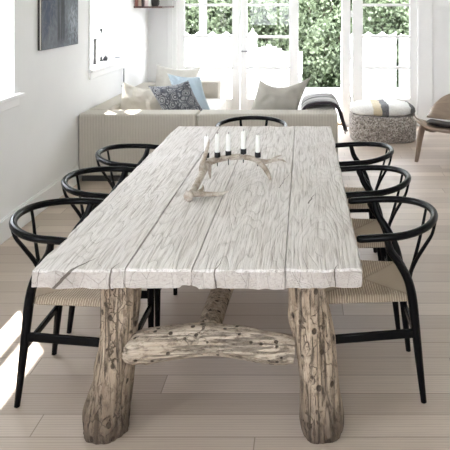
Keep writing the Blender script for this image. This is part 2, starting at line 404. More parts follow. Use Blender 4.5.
# ------------------------------------------------------------------ room shell
WL, WB, WR, WF, CH = -2.09, 9.0, 3.4, -2.2, 2.62
LT = .25                                                      # wall thickness
b = MB(); b.box(WL-LT, WR+.2, WF-.2, WB+.16, -.12, 0); struct(b.build('floor', M['floor']))
b = MB(); b.box(WL-LT, WR+.2, WF-.2, WB+.2, CH, CH+.12); struct(b.build('ceiling', M['ceil']))
SILL, HEAD = 1.0, 2.22
WIN = [(3.55, 4.83), (6.54, 7.69)]
WIN_ALL = [(.3, 1.6)] + WIN
b = MB(); y = WF-.2
for a, c in WIN_ALL:
    b.box(WL-LT, WL, y, a, 0, CH); b.box(WL-LT, WL, a, c, 0, SILL-.03); b.box(WL-LT, WL, a, c, HEAD, CH); y = c
b.box(WL-LT, WL, y, WB+.2, 0, CH); struct(b.build('wall_left', M['wall']))
b = MB(); b.box(WR, WR+.2, WF-.2, WB+.2, 0, CH); struct(b.build('wall_right', M['wall']))
FW = (-1.7, 1.0, .9, 2.4)                                    # unseen window added behind the camera to light the near side
b = MB(); b.box(WL-LT, FW[0], WF-.2, WF, 0, CH); b.box(FW[1], WR+.2, WF-.2, WF, 0, CH)
b.box(FW[0], FW[1], WF-.2, WF, 0, FW[2]); b.box(FW[0], FW[1], WF-.2, WF, FW[3], CH); struct(b.build('wall_front', M['wall']))
f = MB()
for k in range(4):
    x = lerp(FW[0]+.03, FW[1]-.03, k/3); f.box(x-.03, x+.03, WF-.16, WF-.10, FW[2], FW[3])
for z in (FW[2]+.03, FW[3]-.03): f.box(FW[0], FW[1], WF-.16, WF-.10, z-.03, z+.03)
fo = struct(f.build('window_4', M['trim']))
g = MB(); g.box(FW[0]+.02, FW[1]-.02, WF-.132, WF-.128, FW[2]+.02, FW[3]-.02); g.build('pane', M['glass'], fo)
X0, X1, DH = -1.83, 1.72, 2.56
b = MB(); b.box(WL, X0, WB, WB+.2, 0, CH); b.box(X1, WR, WB, WB+.2, 0, CH); b.box(X0, X1, WB, WB+.2, DH, CH)
struct(b.build('wall_back', M['wall']))
b = MB(); b.box(WL, WL+.018, WF, 6.16, 0, .150); b.box(WL, WL+.011, WF, 6.16, .150, .162)
struct(b.build('baseboard_left', M['trim'], bevel=.003))
b = MB(); b.box(X1+.13, WR, WB-.018, WB, 0, .15); struct(b.build('baseboard_back', M['trim'], bevel=.003))
# panelling on the back wall right of the doors
b = MB()
for a, c in ((1.95, 2.62), (2.72, 3.34)):
    for z0, z1 in ((.24, 2.35),):
        b.box(a, a+.03, WB-.014, WB, z0, z1); b.box(c-.03, c, WB-.014, WB, z0, z1)
        b.box(a, c, WB-.014, WB, z0, z0+.03); b.box(a, c, WB-.014, WB, z1-.03, z1)
struct(b.build('trim_1', M['trim'], bevel=.004))
# shallow pilaster by the left corner
b = MB(); b.box(-1.83, -1.76, WB-.03, WB+.02, 0, CH); struct(b.build('trim_2', M['trim'], bevel=.003))

# left windows
for n, (a, c) in enumerate(WIN_ALL, 1):
    xo = WL-LT
    f = MB()
    f.box(xo, xo+.07, a, a+.06, SILL-.03, HEAD); f.box(xo, xo+.07, c-.06, c, SILL-.03, HEAD)
    f.box(xo, xo+.07, a, c, SILL-.03, SILL+.05); f.box(xo, xo+.07, a, c, HEAD-.06, HEAD)
    f.box(xo+.005, xo+.06, (a+c)/2-.04, (a+c)/2+.04, SILL, HEAD)
    for k in (1, 2):
        z = lerp(SILL+.05, HEAD-.06, k/3)
        f.box(xo+.015, xo+.05, a, c, z-.018, z+.018)
    fr = struct(f.build('window_%d' % n, M['trim'], bevel=.003))
    g = MB(); g.box(xo+.03, xo+.034, a+.05, c-.05, SILL+.04, HEAD-.05); g.build('pane', M['glass'], fr)
    s = MB(); s.box(xo+.07, WL+.05, a-.05, c+.075, SILL-.03, SILL); s.box(WL, WL+.022, a-.03, c+.05, SILL-.085, SILL-.03)
    # cut the sill clear of the wall: its ears only run in front of the wall face
    s = MB(); s.box(xo+.07, WL, a, c, SILL-.03, SILL); s.box(WL, WL+.05, a-.06, c+.08, SILL-.03, SILL)
    s.box(WL, WL+.020, a-.04, c+.05, SILL-.095, SILL-.03)
    s.build('window_sill', M['trim'], fr, bevel=.006)
    h = MB(); h.box(WL, WL+.012, a-.05, a, SILL, HEAD+.05); h.box(WL, WL+.012, a-.05, c+.0, HEAD, HEAD+.05)
    h.build('casing', M['trim'], fr, bevel=.002)

# glazed doors at the back
def leaf(n, x0, x1, gx0, gx1, y0=WB+.03, handle=None):
    f = MB(); y1 = y0+.055; bars = [.356, .77, 1.19, 1.62, 2.05, 2.42]
    f.box(x0, gx0, y0, y1, .01, 2.5); f.box(gx1, x1, y0, y1, .01, 2.5)
    f.box(gx0, gx1, y0, y1, .01, bars[0]); f.box(gx0, gx1, y0, y1, bars[-1], 2.5)
    for z in bars[1:-1]: f.box(gx0, gx1, y0+.008, y1-.008, z-.018, z+.018)
    o = struct(f.build('door_%d' % n, M['trim'], bevel=.004))
    for k in range(5):
        g = MB(); g.box(gx0, gx1, y0+.026, y0+.030, bars[k]+(0 if k == 0 else .018), bars[k+1]-(.018 if k < 4 else 0)); g.build('pane', M['glass'], o)
    return o
d1 = leaf(1, -1.707, -.868, -1.613, -.968)
d2 = leaf(2, -.858, -.075, -.766, -.20)
d3 = leaf(3, .655, 1.53, .793, 1.425)
for z in (.35, .42+.5, 1.5, 2.2):
    h = MB(); h.tube([(.635, WB+.022, z-.045), (.635, WB+.022, z+.045)], .012, 10); h.build('hinge', M['trim'], d3, smooth=True, angle=40)
h = MB(); h.tube([(-.83, WB+.03, 1.0), (-.83, WB-.02, 1.0)], .012, 10); h.tube([(-.83, WB-.02, 1.0), (-.72, WB-.02, 1.0)], .010, 10)
h.build('handle', M['chrome'], d2, smooth=True, angle=40)
# door frame with its posts and head
f = MB()
f.box(-1.76, -1.707, WB-.012, WB+.2, 0, DH); f.box(-.065, -.01, WB+.01, WB+.14, 0, 2.5) if False else None
f.box(.51, .622, WB-.012, WB+.16, 0, DH); f.box(1.53, 1.72, WB-.012, WB+.2, 0, DH); f.box(-1.76, 1.72, WB-.01, WB+.2, 2.5, DH)
struct(f.build('trim_3', M['trim'], bevel=.004))
b = MB(); b.box(-.075, .51, WB+.02, WB+.16, .0, .028); struct(b.build('trim_4', M['thresh'], bevel=.004))

# ------------------------------------------------------------------ outside
b = MB(); b.box(-6, 3.0, WB+.205, 13.25, -.12, -.03); struct(b.build('terrace_deck', M['deck']))
b = MB(); b.box(-30, 30, -30, 60, -.75, -.65); struct(b.build('garden_lawn', M['grass']))

def scallop(name, label, p0, p1, h, pitch=.27, amp=.075, group=None):
    """vertical-board fence whose top edge runs in scallops"""
    p0, p1 = Vector(p0), Vector(p1); L = (p1-p0).length; d = (p1-p0)/L; nrm = Vector((-d.y, d.x, 0))
    t = thing(name, label, 'fence', (p0.x, p0.y, -.03))
    pn = MB(); n = max(8, int(L/pitch*10)); vs = []
    for i in range(n+1):
        s = i/n*L; z = h - amp*abs(math.sin(math.pi*s/pitch)) + amp*.5
        for off in (-.011, .011):
            q = d*s + nrm*off; vs.append((q.x, q.y, .02)); vs.append((q.x, q.y, z))
    fs = []
    for i in range(n):
        a = i*4; c = a+4
        fs += [(a, c, c+1, a+1), (a+2, a+3, c+3, c+2), (a+1, c+1, c+3, a+3), (a, a+2, c+2, c)]
    fs += [(0,1,3,2), (n*4, n*4+2, n*4+3, n*4+1)]
    pn.add(vs, fs); pn.build('board_panel', M['extw'], t)
    for z in (.18, h-.16):
        r = MB(); q0 = nrm*-.03; q1 = d*L + nrm*-.03
        r.bar((q0.x, q0.y, z), (q1.x, q1.y, z), .035, .08); r.build('rail', M['extw'], t, bevel=.003)
    return t
scallop('scalloped_fence', 'long white scallop-topped terrace fence behind the left glazed door', (-3.95, 13.1, 0), (-.92, 13.1, 0), 1.08)
scallop('scalloped_fence', 'short white scallop-topped terrace fence behind the rightmost glazed door', (.72, 13.1, 0), (1.80, 13.1, 0), 1.08)
scallop('scalloped_fence', 'white side fence running back from the house at right of terrace', (1.86, 9.6, 0), (1.86, 13.05, 0), 1.05)
po = MB(); po.box(-2.08, -1.95, 13.3, 13.42, -.6, 3.2); po.box(-2.1, -1.93, 13.28, 13.44, -.6, -.4)
tag(po.build('veranda_post', M['extw'], bevel=.006), 'tall white post standing behind the scalloped fence at left', 'post')

b = MB(); b.box(-5.0, 3.6, WB+.22, 10.8, 2.80, 2.92); struct(b.build('added_sun_block_roof', M['extw']))  # roof added over the terrace to keep sun out of the doors
b = MB(); b.box(-4.15, -4.0, 10.9, 14.4, -.6, 3.2); tag(b.build('added_white_wall', M['extw']), 'high white wall added to whiten the view through the far left window', 'wall')  # added wall hides the greenery so this window reads as blown-out white
# slatted white garden bench
t = thing('garden_bench', 'white slatted garden bench behind the middle glazed door', 'bench', (-.58, 12.36, -.03))
m = MB()
for z in (.36, .46, .56, .66): m.box(-.72, .55, .28, .30, z, z+.0985)
m.build('backrest', M['extw'], t, bevel=.003)
m = MB()
for k in range(4): m.box(-.72, .55, -.18+k*.115, -.18+k*.115+.095, .38, .405)
m.build('seat', M['extw'], t, bevel=.003)
for sx in (-.70, .49):
    for sy in (-.16, .25):
        m = MB(); m.box(sx, sx+.05, sy, sy+.05, 0, .38 if sy < 0 else .74); m.build('leg', M['extw'], t, bevel=.003)

def garden_chair(label, loc, rz, mat=M['extw']):
    t = thing('garden_chair', label, 'garden chair', loc, rz, None)
    m = MB()
    for k in range(5):
        x = -.22+k*.09; top = .98 - .03*abs(k-2)
        m.bar((x+.04, .20, .36), (x+.04, .40, top), .078, .018, (0,-1,.3))
    m.build('backrest', mat, t, bevel=.003)
    m = MB()
    for k in range(6): m.bar((-.24, -.24+k*.085, .40-k*.012), (.26, -.24+k*.085, .40-k*.012), .07, .018, (0,0,1))
    m.build('seat', mat, t, bevel=.003)
    for s in (-.27, .27):
        m = MB(); m.box(s-.025, s+.045, -.26, -.20, 0, .60); m.build('leg', mat, t, bevel=.003)
        m = MB(); m.bar((s+.01, .30, 0), (s+.01, .22, .60), .06, .03); m.build('leg', mat, t, bevel=.003)
        m = MB(); m.box(s-.045, s+.065, -.32, .32, .60, .622); m.build('armrest', mat, t, bevel=.004)
    return t
gc = garden_chair('low white garden chair with grey seat-shade slabs behind the middle glazed door', (-.50, 10.6, -.03), R(184))
m = MB(); m.box(-.22, .22, .17, .20, .45, .80); m.box(-.22, .22, -.2, .16, .43, .48); m.build('seat_shade', M['grey'], gc, bevel=.01)  # grey slabs put the shade on the seat into colour
gc = garden_chair('tall white garden chair with grey back slat at right of middle glazed door', (-.48, 11.5, -.03), R(165))
m = MB(); m.bar((.02,.17,.42),(.02,.33,.92), .30, .03, (0,-1,.3)); m.build('back_slat', M['grey'], gc, bevel=.008)  # grey bar for the chair's grey middle slats
garden_chair('white garden chair in painted grey shade leaning far left on the terrace', (-2.35, 12.0, -.03), R(-62), M['grey'])  # white chair in shadow, its shade put into the grey colour
# garden table
t = thing('garden_table', 'white round-edged garden table on the terrace behind left glazed door', 'garden table', (-1.35, 11.2, -.03))
m = MB(); m.box(-.5, .36, -.4, .4, .70, .73); m.build('tabletop', M['extw'], t, bevel=.01)
for sx in (-.44, .28):
    for sy in (-.34, .30):
        m = MB(); m.box(sx, sx+.05, sy, sy+.05, 0, .70); m.build('leg', M['extw'], t, bevel=.003)
# lantern on the end of the fence
t = thing('garden_lantern', 'small white lantern with domed lid on fence end', 'lantern', (-.99, 12.9, -.03))
m = MB(); m.box(-.07, .07, -.07, .07, 0, .80); m.build('stand', M['extw'], t, bevel=.004)
m = MB(); m.box(-.09, .09, -.09, .09, .80, .83)
for sx in (-.08, .065):
    for sy in (-.08, .065): m.box(sx, sx+.015, sy, sy+.015, .83, 1.02)
m.build('cage', M['extw'], t, bevel=.002)
m = MB(); m.lathe([(.03,.83),(.03,.95)], seg=12); m.build('candle', M['grey'], t)
m = MB(); m.lathe([(.12,1.02),(.10,1.05),(.06,1.10),(.02,1.13),(.015,1.17),(.004,1.18)], seg=16); m.build('lid', M['extw'], t, smooth=True, angle=50)

# shrubs and trees behind the terrace
def foliage(c, rad, n, leaf_s, mat, parent, seed):
    rs = np.random.RandomState(seed)
    nc = n//64
    u = rs.normal(size=(nc,3)); u /= np.linalg.norm(u, axis=1)[:,None]; rr = rs.uniform(.45, 1, nc)**.5
    cc = u*rr[:,None]*np.array(rad) + np.array(c)
    cc = np.repeat(cc, 64, 0); N = len(cc)
    p = cc + rs.normal(size=(N,3))*.13
    ax = rs.normal(size=(N,3)); ax[:,2] -= .6; ax /= np.linalg.norm(ax, axis=1)[:,None]
    q = rs.normal(size=(N,3)); q -= (q*ax).sum(1)[:,None]*ax; q /= np.linalg.norm(q, axis=1)[:,None]
    s = leaf_s*rs.uniform(.6, 1.3, N)[:,None]
    nn = np.cross(ax, q)
    v = np.stack([p, p+ax*s*.5+q*s*.28+nn*s*.06, p+ax*s, p+ax*s*.5-q*s*.28+nn*s*.06], 1).reshape(-1,3)
    me = bpy.data.meshes.new('foliage'); me.vertices.add(N*4); me.vertices.foreach_set('co', v.ravel())
    me.loops.add(N*4); me.loops.foreach_set('vertex_index', np.arange(N*4)); me.polygons.add(N)
    me.polygons.foreach_set('loop_start', np.arange(N)*4); me.update(); me.validate(); me.materials.append(mat)
    o = bpy.data.objects.new('foliage', me); C.objects.link(o); o.parent = parent; return o
def shrub(label, x, y, rx, rz_, mat, seed, n=12800, s=.10, lean=0):
    t = thing('leafy_shrub', label, 'shrub', (x, y, -.6), 0, None)
    rs = random.Random(seed); m = MB(); h = 2*rz_
    for k in range(7):
        a = rs.uniform(0, 6.28); e = Vector((math.cos(a)*rx*.65, math.sin(a)*rx*.5, h*rs.uniform(.6,.9)))
        m.tube(spline([(math.cos(a)*.05, math.sin(a)*.05, 0), (e.x*.35, e.y*.35, e.z*.4), tuple(e)], 5), [lerp(.035,.006,i/10) for i in range(11)], 7)
    m.build('stem', M['bark'], t, smooth=True)
    foliage((lean, 0, rz_*1.02), (rx, rx*.8, rz_), n, s, mat, t, seed)
    # larger dark green leaves fill the heart of the shrub
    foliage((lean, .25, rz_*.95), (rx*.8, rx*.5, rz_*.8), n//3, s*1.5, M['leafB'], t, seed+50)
shrub('dark shrub behind the left end of scalloped fence', -3.45, 15.4, 1.15, 1.7, M['leafB'], 1)
shrub('mid green shrub behind the white post, left glazed door', -2.35, 15.0, 1.0, 1.75, M['leafA'], 2)
shrub('dense dark shrub between the left and middle glazed doors', -1.25, 15.6, 1.0, 1.85, M['leafB'], 3)
shrub('pale green drooping shrub behind the garden bench', -.45, 14.8, .95, 1.6, M['leafA'], 4)
shrub('bright leafy shrub filling the open doorway view', .45, 14.4, .95, 1.65, M['leafA'], 5, 15000)
shrub('dark shrub at the right side of doorway view', 1.25, 15.4, .95, 1.6, M['leafB'], 6)
shrub('light green shrub behind the short scalloped fence', 1.95, 14.6, .9, 1.65, M['leafA'], 7)
shrub('dark green shrub at far right of the garden', 3.1, 15.2, 1.1, 1.7, M['leafB'], 8)
for i, (x, y, lb) in enumerate(((-3.0, 17.6, 'tall tree rising behind shrubs at far left'), (-.6, 18.0, 'tall tree behind shrubs, middle of garden'), (1.9, 17.8, 'tall tree behind shrubs at the right of garden'))):
    t = thing('garden_tree', lb, 'tree', (x, y, -.6))
    m = MB(); m.tube(spline([(0,0,0),(.06,0,1.2),(-.05,.05,2.6),(.1,0,4.2)], 6), [lerp(.14,.05,k/18) for k in range(19)], 9); m.build('trunk', M['bark'], t, smooth=True)
    foliage((0,0,2.5), (1.9,1.3,2.6), 15000, .13, M['leafB'] if i != 1 else M['leafA'], t, 30+i)

# ------------------------------------------------------------------ dining table
def fbm(p, s): return noise.fractal(Vector(p)*s, 1, 2, 4)
TX0, TX1, TY0, TY1, TH, TT = -.927, .200, 2.275, 4.917, .75, .062
def make_table():
    t = thing('dining_table', 'long rustic dining table of whitewashed planks on rough log legs', 'table', (0,0,0))
    xs = sorted(set([round(TX0+(TX1-TX0)*i/150, 4) for i in range(151)] + [q+d for q in (-.61,-.38,-.064) for d in (-.0035,0,.0035)]))
    ys = [TY0+(TY1-TY0)*(i/200)**1.15 for i in range(201)]
    zs = [0, .2, .4, .6, .8, 1]
    nx, ny, nz = len(xs), len(ys), len(zs); idx = {}; vs = []; fs = []
    def disp(x, y, k):
        z = TH - TT*(1-k)
        # ragged ends and edges
        ed = min(1, max(0, (y-TY0)/.04)); 
        px, py, pz = x, y, z
        if y < TY0+.05:
            pl = sum(x > q for q in (-.61,-.38,-.064))
            py += (.012*fbm((x*3, z*4, 1.3), 3) + [.0,.004,-.003,.003][pl]) * (1-(y-TY0)/.05) + (.006*fbm((x, z, 5), 28))*(1-ed)
        if y > TY1-.05: py += .012*fbm((x*3, z*4, 8.3), 3)*((y-TY1+.05)/.05)
        for e, sgn in ((TX0, 1), (TX1, -1)):
            w = 1-min(1, abs(x-e)/.03)
            if w > 0: px += w*(.006*fbm((y*2, z*3, e), 2.5) + .003*fbm((y, z, e), 25))
        if k == 1:
            pz += .0022*fbm((x*2, y*.4, 0), 9) + .0012*fbm((x*8, y, 3), 9)
            if min(abs(x-q) for q in (-.61,-.38,-.064)) < .001: pz -= .005
            # edge round-over, worn unevenly
            for dd in (x-TX0, TX1-x, y-TY0, TY1-y):
                r = .008 + .005*fbm((x, y, 4), 6)
                if dd < r: pz -= (1-max(0,dd)/r)**2*.008
        if k == 0:
            pz += .006*fbm((x, y, 7), 7)
            if -.42 < x < -.36 and y < TY0+.1: pz += .007
        return (px, py, pz)
    def vid(i, j, k):
        if (i,j,k) not in idx: idx[(i,j,k)] = len(vs); vs.append(disp(xs[i], ys[j], zs[k]))
        return idx[(i,j,k)]
    for k in (0, nz-1):
        for i in range(nx-1):
            for j in range(ny-1): fs.append((vid(i,j,k), vid(i+1,j,k), vid(i+1,j+1,k), vid(i,j+1,k)))
    for j in (0, ny-1):
        for i in range(nx-1):
            for k in range(nz-1): fs.append((vid(i,j,k), vid(i+1,j,k), vid(i+1,j,k+1), vid(i,j,k+1)))
    for i in (0, nx-1):
        for j in range(ny-1):
            for k in range(nz-1): fs.append((vid(i,j,k), vid(i,j+1,k), vid(i,j+1,k+1), vid(i,j,k+1)))
    m = MB(); m.add(vs, fs); m.build('tabletop', M['top'], t, smooth=True, angle=40)
    # logs
    def log(name, pts, mat, seed, seg=90, n=26, knots=()):
        sp = spline(pts, n); m = MB()
        def rf(tt, a, p):
            q = Vector((math.cos(a)*1.1, math.sin(a)*1.1, tt*2.2+seed*7))
            f = 1 + .13*noise.fractal(q, 1, 2, 3) + .05*noise.fractal(Vector((math.cos(a)*3.2, math.sin(a)*3.2, tt*3+seed)), 1, 2, 3)
            f -= .05*max(0, noise.noise(Vector((math.cos(a)*5, math.sin(a)*5, tt*1.2+seed*3)))) ** .7
            f -= .035*max(0, noise.fractal(Vector((math.cos(a)*9, math.sin(a)*9, tt*4+seed*5)), 1, 2, 3))
            f -= .10*math.exp(-((a-4.55-.25*noise.noise(Vector((tt*5, seed, 0))))/.05)**2)*max(0, math.sin(tt*3.14*1.3)) if seed < 3 else 0
            for kt, ka, kr, kw in knots:
                da = (a-ka+math.pi) % (2*math.pi) - math.pi
                f += kr*math.exp(-((tt-kt)/kw)**2 - (da/.45)**2)
            return f
        m.tube([p[:3] for p in sp], [p[3] for p in sp], seg, rfun=rf)
        return m.build(name, mat, t, smooth=True, angle=60)
    PI = math.pi
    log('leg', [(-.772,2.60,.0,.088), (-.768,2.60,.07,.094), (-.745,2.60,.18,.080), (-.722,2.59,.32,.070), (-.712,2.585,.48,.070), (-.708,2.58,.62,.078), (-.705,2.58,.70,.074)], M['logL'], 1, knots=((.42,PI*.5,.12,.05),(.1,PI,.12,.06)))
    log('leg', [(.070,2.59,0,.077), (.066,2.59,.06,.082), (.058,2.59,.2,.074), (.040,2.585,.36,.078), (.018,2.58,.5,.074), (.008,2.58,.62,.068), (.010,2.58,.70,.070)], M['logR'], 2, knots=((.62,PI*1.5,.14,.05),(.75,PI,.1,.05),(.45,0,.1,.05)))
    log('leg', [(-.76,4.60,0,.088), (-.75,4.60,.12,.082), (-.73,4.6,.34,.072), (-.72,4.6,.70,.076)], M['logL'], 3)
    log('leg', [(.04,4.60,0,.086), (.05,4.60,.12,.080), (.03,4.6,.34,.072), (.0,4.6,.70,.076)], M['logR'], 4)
    log('crossbar', [(-.672,2.57,.328,.036), (-.650,2.56,.330,.054), (-.60,2.575,.340,.064), (-.46,2.575,.358,.060), (-.36,2.575,.364,.058), (-.24,2.575,.350,.058), (-.12,2.575,.332,.060), (-.04,2.58,.322,.050)], M['logX'], 5, 80, 20, knots=((.25,PI*1.5,.12,.06),(.72,PI*.5,.1,.05)))
    log('crossbar', [(-.69,4.6,.335,.05), (-.5,4.6,.355,.06), (-.3,4.6,.37,.06), (-.04,4.6,.335,.05)], M['logX'], 6, 30)
    log('long_stretcher', [(-.375,2.62,.372,.046), (-.37,3.0,.355,.048), (-.35,3.6,.35,.05), (-.36,4.2,.36,.05), (-.36,4.57,.37,.048)], M['logL'], 7, 30)
    return t
make_table()

# ------------------------------------------------------------------ wishbone-backed dining chairs
def make_chair(tip):
    t = thing('dining_chair', 'x', 'chair', (0,0,0), 0, 'black wishbone-backed chairs around the table')
    # seat: cord woven round four rails, slightly dished
    m = MB(); N = 24; vs = []; fs = []
    def pt(u, v):                     # u,v in -1..1 ; v=1 is the front
        y = lerp(-.205, .215, (v+1)/2); hw = lerp(.185, .235, (v+1)/2)
        e = .02*(1-v*v) * 0
        return u*hw, y + (.008*(1-u*u) if v > .9 else 0)
    for j in range(N+1):
        for i in range(N+1):
            u, v = -1+2*i/N, -1+2*j/N; x, y = pt(u, v)
            z = .440 - .012*(1-u*u)*(1-v*v) + .006*(abs(v)**6) + .004*v
            ed = max(abs(u), abs(v)); z -= .014*max(0, (ed-.9)/.1)**2
            vs.append((x, y, z))
    for j in range(N+1):
        for i in range(N+1):
            u, v = -1+2*i/N, -1+2*j/N; x, y = pt(u*.985, v*.985); vs.append((x, y, .407+.006*max(0,(max(abs(u),abs(v))-.9)/.1)+.004*v))
    o = (N+1)**2
    for j in range(N):
        for i in range(N):
            a = j*(N+1)+i; fs.append((a, a+1, a+N+2, a+N+1)); fs.append((o+a, o+a+N+1, o+a+N+2, o+a+1))
    ring = [i for i in range(N+1)] + [j*(N+1)+N for j in range(1,N+1)] + [N*(N+1)+i for i in range(N-1,-1,-1)] + [j*(N+1) for j in range(N-1,0,-1)]
    # bulging rounded side band
    mid = []
    for r in ring:
        a, c = Vector(vs[r]), Vector(vs[o+r]); d = Vector((a.x, a.y, 0)).normalized()*.007; mid.append(len(vs)); q = (a+c)/2+d; vs.append(tuple(q))
    L = len(ring)
    for k in range(L):
        a, c = ring[k], ring[(k+1)%L]; fs.append((a, mid[k], mid[(k+1)%L], c)); fs.append((mid[k], o+a, o+c, mid[(k+1)%L]))
    m.add(vs, fs); m.build('seat', M['cord'], t, smooth=True, angle=70)
    # bent top rail
    pts = []
    for k in range(5): pts.append((-.262+.002*(4-k)/4, lerp(tip, -.075, k/4), .695+.002*k))
    for k in range(1, 20):
        a = math.pi*k/20; pts.append((-.262*math.cos(a), -.075-.238*math.sin(a)**.92, .703+.024*math.sin(a)**1.3))
    for k in range(4, -1, -1): pts.append((.262-.002*(4-k)/4, lerp(tip, -.075, k/4), .695+.002*k))
    pts = spline(pts, 3); n = len(pts)
    rad = [.0165*(1-.0*i) for i in range(n)]
    for i in (0, n-1): rad[i] = .010
    for i in (1, n-2): rad[i] = .015
    m = MB(); m.tube(pts, rad, 14, flat=.95); m.build('top_rail', M['black'], t, smooth=True, angle=60)
    for s in (-1, 1):
        m = MB()
        sp = spline([(s*.205,-.235,0,.012), (s*.200,-.222,.12,.015), (s*.196,-.205,.28,.0185), (s*.193,-.190,.42,.020), (s*.196,-.172,.50,.0185), (s*.210,-.135,.575,.018), (s*.232,-.095,.635,.0165), (s*.251,-.078,.694,.014)], 5)
        m.tube([q[:3] for q in sp], [q[3] for q in sp], 14); m.build('leg', M['black'], t, smooth=True, angle=60)
        m = MB(); sp = spline([(s*.232,.215,0,.0115), (s*.232,.215,.2,.0155), (s*.230,.212,.36,.0185), (s*.230,.210,.415,.018), (s*.230,.210,.448,.013)], 5)
        m.tube([q[:3] for q in sp], [q[3] for q in sp], 14); m.build('leg', M['black'], t, smooth=True, angle=60)
        m = MB(); m.bar((s*.199,-.212,.285), (s*.232,.214,.268), .017, .036); m.build('stretcher', M['black'], t, bevel=.005)
    m = MB(); m.bar((-.20,-.217,.225), (.20,-.217,.225), .017, .028); m.build('stretcher', M['black'], t, bevel=.005)
    m = MB(); m.bar((-.232,.214,.215), (.232,.214,.215), .017, .030); m.build('stretcher', M['black'], t, bevel=.005)
    # Y-shaped back splat
    m = MB()
    sp = spline([(0,-.205,.405,.026), (0,-.212,.45,.021), (0,-.228,.50,.021)], 5)
    m.tube([q[:3] for q in sp], [q[3] for q in sp], 10, flat=.42, up=(0,1,0))
    for s in (-1, 1):
        sp = spline([(s*.004,-.222,.480,.013), (s*.022,-.240,.53,.0125), (s*.062,-.268,.60,.0115), (s*.098,-.290,.66,.0105), (s*.106,-.303,.720,.010)], 6)
        m.tube([q[:3] for q in sp], [q[3] for q in sp], 10, flat=.62, up=(0,1,0))
    m.build('back_splat', M['black'], t, smooth=True, angle=60)
    return t
proto = make_chair(.004); proto_r = make_chair(.048)
# label, x, y, rotation (local +y is the front)
spots = [
 ('nearest black wishbone-backed chair on the left side of the table, beside the sunlit floor', -.943, 2.955, R(-90)),
 ('middle black wishbone-backed chair on the left, window side of the table', -.945, 3.57, R(-90)),
 ('farthest black wishbone-backed chair on the left side, before the sofa corner', -.958, 4.18, R(-91)),
 ('nearest black wishbone-backed chair on the right side, full rear leg in view', .262, 2.985, R(90)),
 ('middle black wishbone-backed chair on the right side of the table', .243, 3.60, R(90)),
 ('farthest black wishbone-backed chair on the right side, in front of the wool pouf', .238, 4.24, R(90)),
 ('lone black wishbone-backed chair at the far head of the table by the sofa', -.405, 5.09, R(180)),
]
chairs = [proto, copy_tree(proto), copy_tree(proto), proto_r, copy_tree(proto_r), copy_tree(proto_r), copy_tree(proto_r)]
for o, (lb, x, y, rz) in zip(chairs, spots): o.location = (x, y, 0); o.rotation_euler = (0,0,rz); o['label'] = lb

